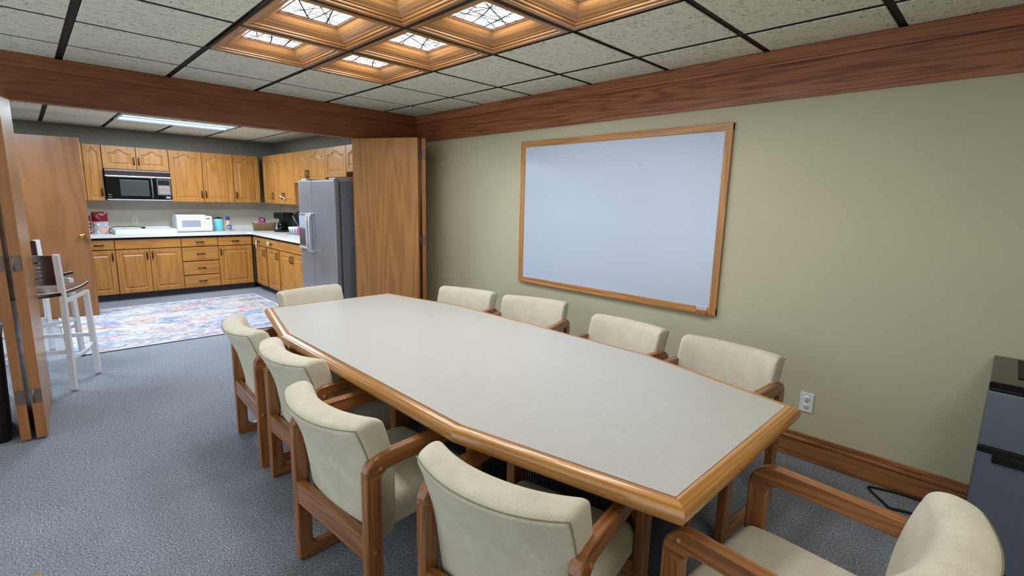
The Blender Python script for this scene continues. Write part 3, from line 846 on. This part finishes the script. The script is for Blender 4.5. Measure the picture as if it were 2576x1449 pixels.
b = MB(); b.box(FX - .0165, FX - .012, SP + .09, FY1 - .035, .905, 1.085, 'mw_window', .006); b.box(FX - .0165, FX - .012, SP + .09, FY1 - .035, 1.10, 1.235, 'grey_plastic', .004)
b.box(FX - .03, FX - .008, SP + .08, FY1 - .022, .868, .895, 'chrome', .005); b.build('dispenser_recess', fz)
for y0 in (FY0 + .03, FY1 - .17):
    b = MB(); b.box(FX + .03, FX + .20, y0, y0 + .14, FH - .022, FH + .018, 'grey_plastic', .006); b.build('hinge_cover', fr)

# ------------------------------------------------------------------ worktop items
CT = .893
# white low box / cooktop cover
ck = thing('cooktop_cover', 'low white box cover standing on the worktop before the backsplash', 'cover', (-.92, 6.22, CT))
b = MB(); b.box(-.345, .345, -.255, .255, 0, .062, 'white_plastic', .006); b.build('panel', ck)
b = MB(); b.box(-.335, .335, .19, .25, .062, .07, 'white_plastic', .003); b.build('rear_lip', ck)
cord([(-1.30, 6.12, CT + .006), (-1.315, 6.10, CT + .03), (-1.30, 6.14, CT + .075), (-1.24, 6.24, CT + .088), (-1.12, 6.28, CT + .084), (-1.02, 6.25, CT + .088), (-.94, 6.22, CT + .080)], 'black power cord with plug lying over the white cover', 'power_cord', .0055, 'cord')
pc = bpy.data.objects['power_cord']
b = MB(); b.rbox(.022, .014, .012, .006, 'cord', (-.925, 6.212, CT + .0745), (2, 2, 2)); b.build('plug', pc)
# small microwave
sm = thing('countertop_microwave', 'small white microwave on the worktop', 'microwave', (-.315, 6.30, CT))
b = MB(); b.box(-.225, .225, -.155, .155, .008, .232, 'white_plastic', .010); 
for x in (-.18, .18):
    for y in (-.12, .12): b.box(x - .015, x + .015, y - .015, y + .015, 0, .01, 'black')
b.build('body', sm)
b = MB(); b.box(-.223, .125, -.172, -.15, .03, .228, 'white_plastic', .006); d_ = b.build('door', sm)
b = MB(); b.box(-.165, .075, -.1745, -.168, .075, .175, 'grey_plastic', .004); b.build('window', d_)
b = MB(); b.box(-.20, -.15, -.1735, -.170, .208, .213, 'grey_plastic'); b.build('badge', d_)
b = MB(); b.box(.128, .223, -.170, -.15, .03, .228, 'white_plastic', .006); d_ = b.build('control_panel', sm)
b = MB(); b.box(.15, .195, -.1725, -.168, .190, .202, 'navy')
for k in range(5): b.box(.148, .20, -.1715, -.168, .065 + k * .022, .068 + k * .022, 'grey_plastic')
b.build('keypad', d_)
b = MB(); b.rbox(.19, .11, .008, .007, 'white_plastic', (0, 0, 0), (3, 3, 1)); tag(b.build('tray', None, (-.345, 6.31, CT + .241)), 'flat white tray lying on top of the small white microwave', 'tray')
# turquoise canister
cn = thing('canister', 'turquoise canister with a black lid on the worktop', 'canister', (.04, 6.33, CT))
b = MB(); b.lathe([(.0, 0), (.058, 0), (.062, .006), (.064, .06), (.068, .175), (.068, .185), (.0, .185)], 'teal', n=28); b.build('body', cn)
b = MB(); b.lathe([(0, .185), (.066, .185), (.066, .196), (.05, .202), (.018, .204), (.018, .214), (0, .216)], 'black', n=24); b.build('lid', cn)
# creamer bottle
cr = thing('creamer_bottle', 'tan creamer bottle with a blue cap beside the canister', 'bottle', (.165, 6.30, CT))
b = MB(); b.lathe([(0, 0), (.044, 0), (.047, .006), (.046, .09), (.040, .12), (.028, .155), (.024, .17), (.024, .178), (0, .178)], 'cream_bottle', n=24); b.build('body', cr)
b = MB(); b.lathe([(.026, .166), (.027, .195), (.022, .212), (.012, .222), (0, .224)], 'blue', n=20); b.build('cap', cr)
b = MB(); rings = []
for z in (.022, .04, .075, .094):
    hw_ = .75 if .03 < z < .09 else .45
    rings.append([(.0482 * math.sin(a), -.0482 * math.cos(a), z) for a in [hw_ * (k / 8 * 2 - 1) for k in range(9)]])
b.rings(rings, 'blue_label', close_ring=False, cap=False)
for z in (.050, .060): b.rings([[(.0486 * math.sin(a), -.0486 * math.cos(a), zz) for a in [.45 * (k / 6 * 2 - 1) for k in range(7)]] for zz in (z, z + .005)], 'clear', close_ring=False, cap=False)
b.build('label', cr)
# second cord behind canister
cord([(-.08, 6.32, CT + .005), (-.06, 6.36, CT + .02), (-.07, 6.40, CT + .05), (-.045, 6.38, CT + .09), (-.03, 6.46, CT + .13), (0, 6.56, CT + .22)], 'thin black cord rising behind the turquoise canister', 'appliance_cord', .004, 'cord')
# wicker basket
bs = thing('wicker_basket', 'rectangular wicker basket holding pink packets in the counter corner', 'basket', (.66, 6.18, CT), math.radians(-24))
b = MB()
def rr_(hx, hy, z, r=.02): return [(x, y, z) for x, y in rrect(-hx, hx, -hy, hy, (r,) * 4, 3)]
b.rings([rr_(.150, .090, 0), rr_(.168, .104, .115), rr_(.172, .108, .124), rr_(.167, .103, .128), rr_(.160, .096, .12), rr_(.146, .084, .01)], 'wicker', smooth=True); b.build('body', bs)
def packet(name, label, cat, loc, rot, h, m, m2=None):
    b = MB(); b.rbox(h[0], h[1], h[2], min(h) * .55, m, (0, 0, 0), (3, 2, 3))
    if m2: b.box(-h[0] * 1.01, h[0] * 1.01, -h[1] - .001, h[1] + .001, h[2] * .15, h[2] * .95, m2, .001)
    o = tag(b.build(name, None, loc), label, cat); o.rotation_euler = rot; return o
pk = packet('snack_packet', 'pink and navy packet standing upright in the wicker basket', 'packet', (.63, 6.20, CT + .15), (.25, .28, -.4), (.045, .014, .058), 'pink', 'navy')
b = MB(); 
for k in range(4): b.box(-.03 + k * .015, -.02 + k * .015, -.0165, -.0145, .018, .036, 'clear')
b.build('lettering', pk)
packet('snack_packet', 'pale pink packet lying flat on the basket rim', 'packet', (.735, 6.11, CT + .122), (.1, .15, -.5), (.06, .035, .010), 'pale_pink')
packet('plastic_bag', 'crumpled clear bag at the outer end of the basket', 'bag', (.555, 6.24, CT + .108), (0, .2, -.3), (.03, .03, .024), 'clear')
# coffee maker
cm = thing('coffee_maker', 'black coffee maker beside the wicker basket', 'coffee maker', (.81, 5.74, CT), math.radians(-60))
b = MB(); b.box(-.09, .09, -.12, .12, 0, .035, 'black', .008); b.box(-.09, .09, -.01, .12, .03, .30, 'black', .012); b.box(-.09, .09, -.12, .12, .205, .30, 'black', .014); b.build('body', cm)
b = MB(); b.lathe([(0, .036), (.05, .036), (.058, .08), (.053, .13), (.04, .15), (0, .152)], 'black_glass', (0, -.07, 0), 22); cf = b.build('carafe', cm)
b = MB(); b.tube([(0, -.10, .14), (0, -.135, .135), (0, -.14, .09), (0, -.11, .06)], .008, 'black', 8); b.build('handle', cf)
# second black appliance
kn = thing('knife_block', 'slim black knife block behind the coffee maker', 'knife block', (.90, 5.48, CT))
b = MB(); b.box(-.05, .05, -.06, .06, 0, .20, 'black_matte', .006); b.build('block', kn)
for k in range(3):
    b = MB(); b.box(-.03 + .025 * k, -.015 + .025 * k, -.012, .012, .20, .285 + .02 * k, 'black', .004); b.build('knife_handle', kn)
# dish tub with pan and pink cup
dt = thing('dish_basket', 'white slotted dish basket on the worktop beside the refrigerator', 'basket', (.745, 5.10, CT + .012))
b = MB(); b.lathe([(0, 0), (.09, 0), (.106, .085), (.111, .095), (.107, .098), (.1, .09), (.085, .008), (0, .008)], 'white_plastic', n=26); b.build('tub', dt)
b = MB()
for k in range(18):
    a = 2 * PI * k / 18; b.bar((.0925 * math.cos(a), .0925 * math.sin(a), .02), (.103 * math.cos(a), .103 * math.sin(a), .07), .006, .003, 'navy')
b.build('slots', dt)
b = MB(); b.lathe([(0, 0), (.135, 0), (.14, .008), (.138, .012), (.13, .006), (0, .005)], 'grey_plastic', n=26); tag(b.build('drip_tray', None, (.745, 5.10, CT)), 'round grey tray under the white dish basket', 'tray')
pn = thing('frying_pan', 'dark grey pan leaning out of the white dish basket', 'pan', (.755, 5.15, CT + .155))
b = MB(); mt = Matrix.Rotation(math.radians(62), 4, 'Y') @ Matrix.Rotation(math.radians(20), 4, 'X'); b.lathe([(0, 0), (.085, 0), (.1, .02), (.097, .021), (.082, .004), (0, .004)], 'grey_pan', (0, 0, .03), 26, mt); b.build('pan_body', pn)
b = MB(); b.bar((.03, .02, .10), (.09, .05, .18), .018, .01, 'black', .003); b.build('handle', pn)
b = MB(); b.lathe([(0, 0), (.036, 0), (.044, .13), (.046, .132), (.042, .13), (.034, .004), (0, .004)], 'pink', n=22); tag(b.build('cup', None, (.74, 4.90, CT)), 'bright pink plastic cup by the refrigerator edge', 'cup')
# snack bags at left
def bag(name, label, loc, rz, hx, hz, mtop, mbot, split):
    o = thing(name, label, 'bag', loc, rz)
    def pd(p):
        v = (p.z / hz + 1) / 2; u = p.x / hx
        k = (1 - abs(u) ** 3) * (1 - max(0, (v - .8) / .2) ** 2 * .85)
        return (p.x, p.y * (.25 + .75 * k) + .004 * math.sin(v * 19 + u * 5), p.z)
    b = MB(); b.rbox(hx, .045, hz, .02, mtop, (0, 0, hz), (10, 2, 14), pd)
    mi = b.slot(mbot)
    for f in b.bm.faces:
        c = f.calc_center_median()
        if c.z < split and c.y < .02: f.material_index = mi
    b.build('pouch', o)
    return o
sb = bag('snack_bag', 'maroon snack bag with a shiny silver lower half on the worktop', (-1.385, 6.22, CT), .1, .085, .145, 'maroon', 'foil', .155)
b = MB(); b.rbox(.045, .004, .028, .003, 'salmon', (.03, -.046, .045), (3, 1, 3)); b.build('print', sb)
sb2 = bag('snack_bag', 'red bag with white bead print half hidden by the open wooden door', (-1.53, 6.20, CT), -.1, .05, .13, 'maroon', 'maroon', 0)
b = MB()
for k in range(26):
    x = random.uniform(-.04, .04); z = random.uniform(.02, .24); b.lathe([(.008, 0), (.006, .005), (0, .006)], 'clear', (x, -.045, z), 8, Matrix.Rotation(PI / 2, 4, 'X'))
b.build('bead_print', sb2)

# ------------------------------------------------------------------ rug
b = MB()
rx0, rx1, ry0, ry1 = -1.94, .215, 3.34, 5.45
nx, ny = 36, 36
ring = lambda u, v: (rx0 + (rx1 - rx0) * u + .006 * math.sin(v * 17), ry0 + (ry1 - ry0) * v + .008 * math.sin(u * 21), .009 + .0015 * math.sin(u * 40) * math.sin(v * 33))
vs = [[b.bm.verts.new(Vector(ring(i / nx, j / ny)) - Vector(((rx0 + rx1) / 2, (ry0 + ry1) / 2, 0))) for i in range(nx + 1)] for j in range(ny + 1)]
for j in range(ny):
    for i in range(nx):
        f = b.bm.faces.new((vs[j][i], vs[j][i + 1], vs[j + 1][i + 1], vs[j + 1][i])); f.material_index = b.slot('rug'); f.smooth = True
rg = b.build('area_rug', None, ((rx0 + rx1) / 2, (ry0 + ry1) / 2, 0))
tag(rg, 'distressed white, blue and orange rug on the kitchen floor', 'rug')
b = MB(); hx_, hy_ = (rx1 - rx0) / 2, (ry1 - ry0) / 2
b.tube([(x, y, .007) for x, y in rrect(-hx_, hx_, -hy_, hy_, (.02,) * 4, 4)], .006, 'pile', 6, True); b.build('bound_edge', rg)
b = MB(); b.tube([(x, y, .0042) for x, y in rrect(-hx_ - .005, hx_ + .005, -hy_ - .005, hy_ + .005, (.02,) * 4, 4)], .004, 'navy', 6, True); b.build('backing', rg)

# ------------------------------------------------------------------ bar stools
def make_stool():
    r = thing('bar_stool', 'x', 'stool')
    w, d = .20, .19     # half width, half depth; faces +Y
    sw = .016
    for s in (-1, 1):
        b = MB(); b.bar((s * w, -d, 0.012), (s * w, -d + .012, .70), .034, .034, 'white_metal', .003, (0, 1, 0)); b.bar((s * w, -d + .012, .70), (s * w, -d - .008, 1.007), .034, .034, 'white_metal', .003, (0, 1, 0)); b.bar((s * w, -d, 0), (s * w, -d, .013), .03, .03, 'grey_plastic', .002, (0, 1, 0)); b.build('rear_leg', r)
        b = MB(); b.bar((s * w, d, 0.012), (s * (w - .01), d - .02, .69), .034, .034, 'white_metal', .003, (0, 1, 0)); b.bar((s * w, d, 0), (s * w, d, .013), .03, .03, 'grey_plastic', .002, (0, 1, 0)); b.build('front_leg', r)
        b = MB(); pts = [(s * w, -d, .25), (s * (w + .0), -d * .3, .235), (s * w, d * .4, .24), (s * w, d, .28)]
        for a, c in zip(pts, pts[1:]): b.bar(a, c, .012, .026, 'white_metal', .002)
        b.build('side_stretcher', r)
        b = MB(); b.bar((s * w, -d + .02, .665), (s * (w - .008), d - .03, .68), .02, .03, 'white_metal', .002); b.build('apron', r)
    b = MB(); b.bar((-w, -d, .30), (w, -d, .30), .014, .03, 'white_metal', .002); b.build('rear_stretcher', r)
    b = MB(); b.bar((-w, d, .33), (w, d, .33), .014, .03, 'white_metal', .002); b.build('front_stretcher', r)
    b = MB()
    def sd(p): return (p.x, p.y, p.z + .018 * (p.x / .21) ** 2 + .02 * max(0, p.y / .2) ** 2)
    b.rbox(.205, .205, .016, .012, 'stool_wood', (0, .005, .708), (8, 8, 1), sd); b.build('seat', r)
    b = MB(); y0, y1 = -d - .012, -d + .006; hw = w - .018
    b.box(-hw, -hw + .075, y0, y1, .79, 1.0, 'stool_wood', .003); b.box(hw - .075, hw, y0, y1, .79, 1.0, 'stool_wood', .003)
    for k, (z0, z1) in enumerate(((.79, .828), (.838, .856), (.866, .884), (.894, .912), (.922, .940), (.952, 1.0))): b.box(-hw + .07, hw - .07, y0, y1, z0, z1, 'stool_wood', .002)
    b.build('backrest', r)
    return r
st = make_stool(); index_kids()
def put_stool(o, rear_right, facing, right=True):
    f = Vector(facing).normalized(); rt = Vector((f.y, -f.x))
    c = Vector(rear_right) + f * .19 - rt * .20 * (1 if right else -1)
    o.location = (c.x, c.y, 0); o.rotation_euler = (0, 0, face_rz(f))
put_stool(st, (-1.972, 2.345), (.44, .90)); st['label'] = 'white bar stool with dark slatted back nearest the folded door'; st['group'] = 'bar stools behind the folded door'
st2 = copy_tree(st); put_stool(st2, (-2.045, 3.66), (.49, -.87), False); st2.location.z = .0115; st2['label'] = 'white bar stool with dark seat standing on the rug edge, farther from the camera'

# ------------------------------------------------------------------ compact fridge by the right edge
cf = thing('compact_refrigerator', 'dark steel compact refrigerator with black top against the olive wall', 'refrigerator')
x0, y1, y0 = .49, -2.352, -2.86
b = MB(); b.box(x0 + .055, .985, y0, y1, .02, .785, 'black', .004); b.build('body', cf)
b = MB(); b.box(x0 - .004, .99, y0 - .002, y1 + .002, .785, .808, 'black_glass', .005); tp = b.build('top', cf)
b = MB(); b.box(x0 + .12, .95, y0 + .05, y1 - .075, .808, .812, 'black_matte', .002); b.build('mat', tp)
b = MB(); b.box(x0, x0 + .052, y0, y1, .545, .770, 'fridge_steel', .006, seg=3); b.build('freezer_door', cf)
b = MB(); b.box(x0, x0 + .052, y0, y1, .045, .520, 'fridge_steel', .006, seg=3); b.build('lower_door', cf)
b = MB(); b.box(x0 - .006, x0 + .05, y0, y1 + .001, .520, .545, 'black', .003); b.box(x0 - .012, x0 + .03, y0, y1 - .045, .488, .524, 'black', .003); b.build('handle_strip', cf)
b = MB(); b.box(x0 + .01, x0 + .05, y0 + .01, y1 - .004, .0, .04, 'black'); b.build('kick_plate', cf)
b = MB(); b.box(x0 - .002, x0 + .05, y0, y1 + .001, .772, .784, 'black', .003); b.build('hinge_strip', cf)
def smooth_path(p, n=8):
    out = []
    P_ = [Vector(p[0])] + [Vector(q) for q in p] + [Vector(p[-1])]
    for i in range(1, len(P_) - 2):
        for k in range(n):
            t = k / n; a, b_, c, d = P_[i - 1:i + 3]
            out.append(.5 * ((2 * b_) + (c - a) * t + (2 * a - 5 * b_ + 4 * c - d) * t * t + (3 * b_ - a - 3 * c + d) * t ** 3))
    out.append(P_[-1]); return out
cord(smooth_path([(.975, -2.338, .03), (.978, -2.28, .008), (.972, -2.12, .006), (.945, -2.02, .006), (.925, -1.985, .006), (.89, -2.0, .006), (.80, -2.075, .006), (.78, -2.10, .006), (.80, -2.16, .006), (.83, -2.28, .006), (.87, -2.335, .007), (.92, -2.340, .012)]), 'black power cord looped on the carpet by the oak baseboard', 'power_cord', .0065, 'cord')

# ------------------------------------------------------------------ bin and side table at the left edge
bn = thing('waste_bin', 'tall black bin standing left of the folded door', 'bin', (-2.46, 1.78, 0))
b = MB()
def rr2(hx, hy, z): return [(x, y, z) for x, y in rrect(-hx, hx, -hy, hy, (.03,) * 4, 4)]
b.rings([rr2(.165, .185, 0), rr2(.182, .20, .60), rr2(.182, .20, .62), rr2(.17, .19, .62), rr2(.15, .17, .02)], 'black_matte'); b.build('body', bn)
b = MB(); b.rings([rr2(.188, .206, .60), rr2(.19, .208, .625), rr2(.183, .20, .632), rr2(.174, .192, .625)], 'black', cap=False); b.build('rim', bn)
sd_ = thing('side_table', 'low wooden side table, only its corner showing at the bottom edge', 'table', (-2.395, -.985, 0))
b = MB(); b.box(-.225, .225, -.255, .255, .47, .50, 'side_wood', .003); b.build('table_top', sd_)
for sx in (-.2, .2):
    for sy in (-.23, .23):
        b = MB(); b.box(sx - .02, sx + .02, sy - .02, sy + .02, 0, .47, 'side_wood', .002); b.build('leg', sd_)

# ------------------------------------------------------------------ lights
def area(name, loc, sx, sy, power, c, rot=(0, 0, 0)):
    l = bpy.data.lights.new(name, 'AREA'); l.shape = 'RECTANGLE'; l.size = sx; l.size_y = sy; l.energy = power; l.color = c
    o = bpy.data.objects.new(name, l); col.objects.link(o); o.location = loc; o.rotation_euler = rot; return o
for i in (-2, -1):
    for j in (1, 0, -1, -2):
        area('coffer_lamp', ((i + .5) * T, (j + .5) * T, CZ + .066), .29, .29, 5.6, (.97, .98, 1))
area('kitchen_lamp_over_rug', (-.9, 3.6, 2.28), 1.2, .5, 56, (.80, .92, 1))
area('kitchen_lamp_fixture', (-T, 8.5 * T, CZ - .012), 1.1, .5, 50, (.80, .92, 1))
area('kitchen_lamp_left', (-2.9, 4.2, 2.28), 1.2, .5, 75, (.80, .92, 1))
area('room_fill_behind_camera', (-1.2, -2.95, 2.28), 1.2, .6, 17, (1, .96, .9))  # unseen fill light added to brighten the right wall and near chairs
w = bpy.data.worlds.new('world'); sc.world = w; w.use_nodes = True
w.node_tree.nodes['Background'].inputs[0].default_value = (.86, .94, 1, 1); w.node_tree.nodes['Background'].inputs[1].default_value = 1.85

# ------------------------------------------------------------------ camera
yaw, pitch, roll = .781, .174, .0238
cy, sy = math.cos(yaw), math.sin(yaw); cp, sp = math.cos(pitch), math.sin(pitch)
fwd = Vector((sy * cp, cy * cp, -sp)); right = Vector((cy, -sy, 0)); up = right.cross(fwd)
r2 = right * math.cos(roll) + up * math.sin(roll); u2 = -right * math.sin(roll) + up * math.cos(roll)
cd = bpy.data.cameras.new('camera'); cd.sensor_width = 36; cd.sensor_fit = 'HORIZONTAL'; cd.lens = 1237.49 / 2576 * 36; cd.clip_start = .02
co = bpy.data.objects.new('camera', cd); col.objects.link(co)
mw_ = Matrix((r2, u2, -fwd)).transposed().to_4x4(); mw_.translation = Vector((-2.1096, -2.3352, 1.447))
co.matrix_world = mw_
sc.camera = co
sc.view_settings.view_transform = 'Standard'
sc.view_settings.look = 'None'
sc.view_settings.exposure = 0
sc.cycles.use_denoising = True
sc.cycles.max_bounces = 6; sc.cycles.diffuse_bounces = 4; sc.cycles.glossy_bounces = 3
sc.cycles.sample_clamp_indirect = 4
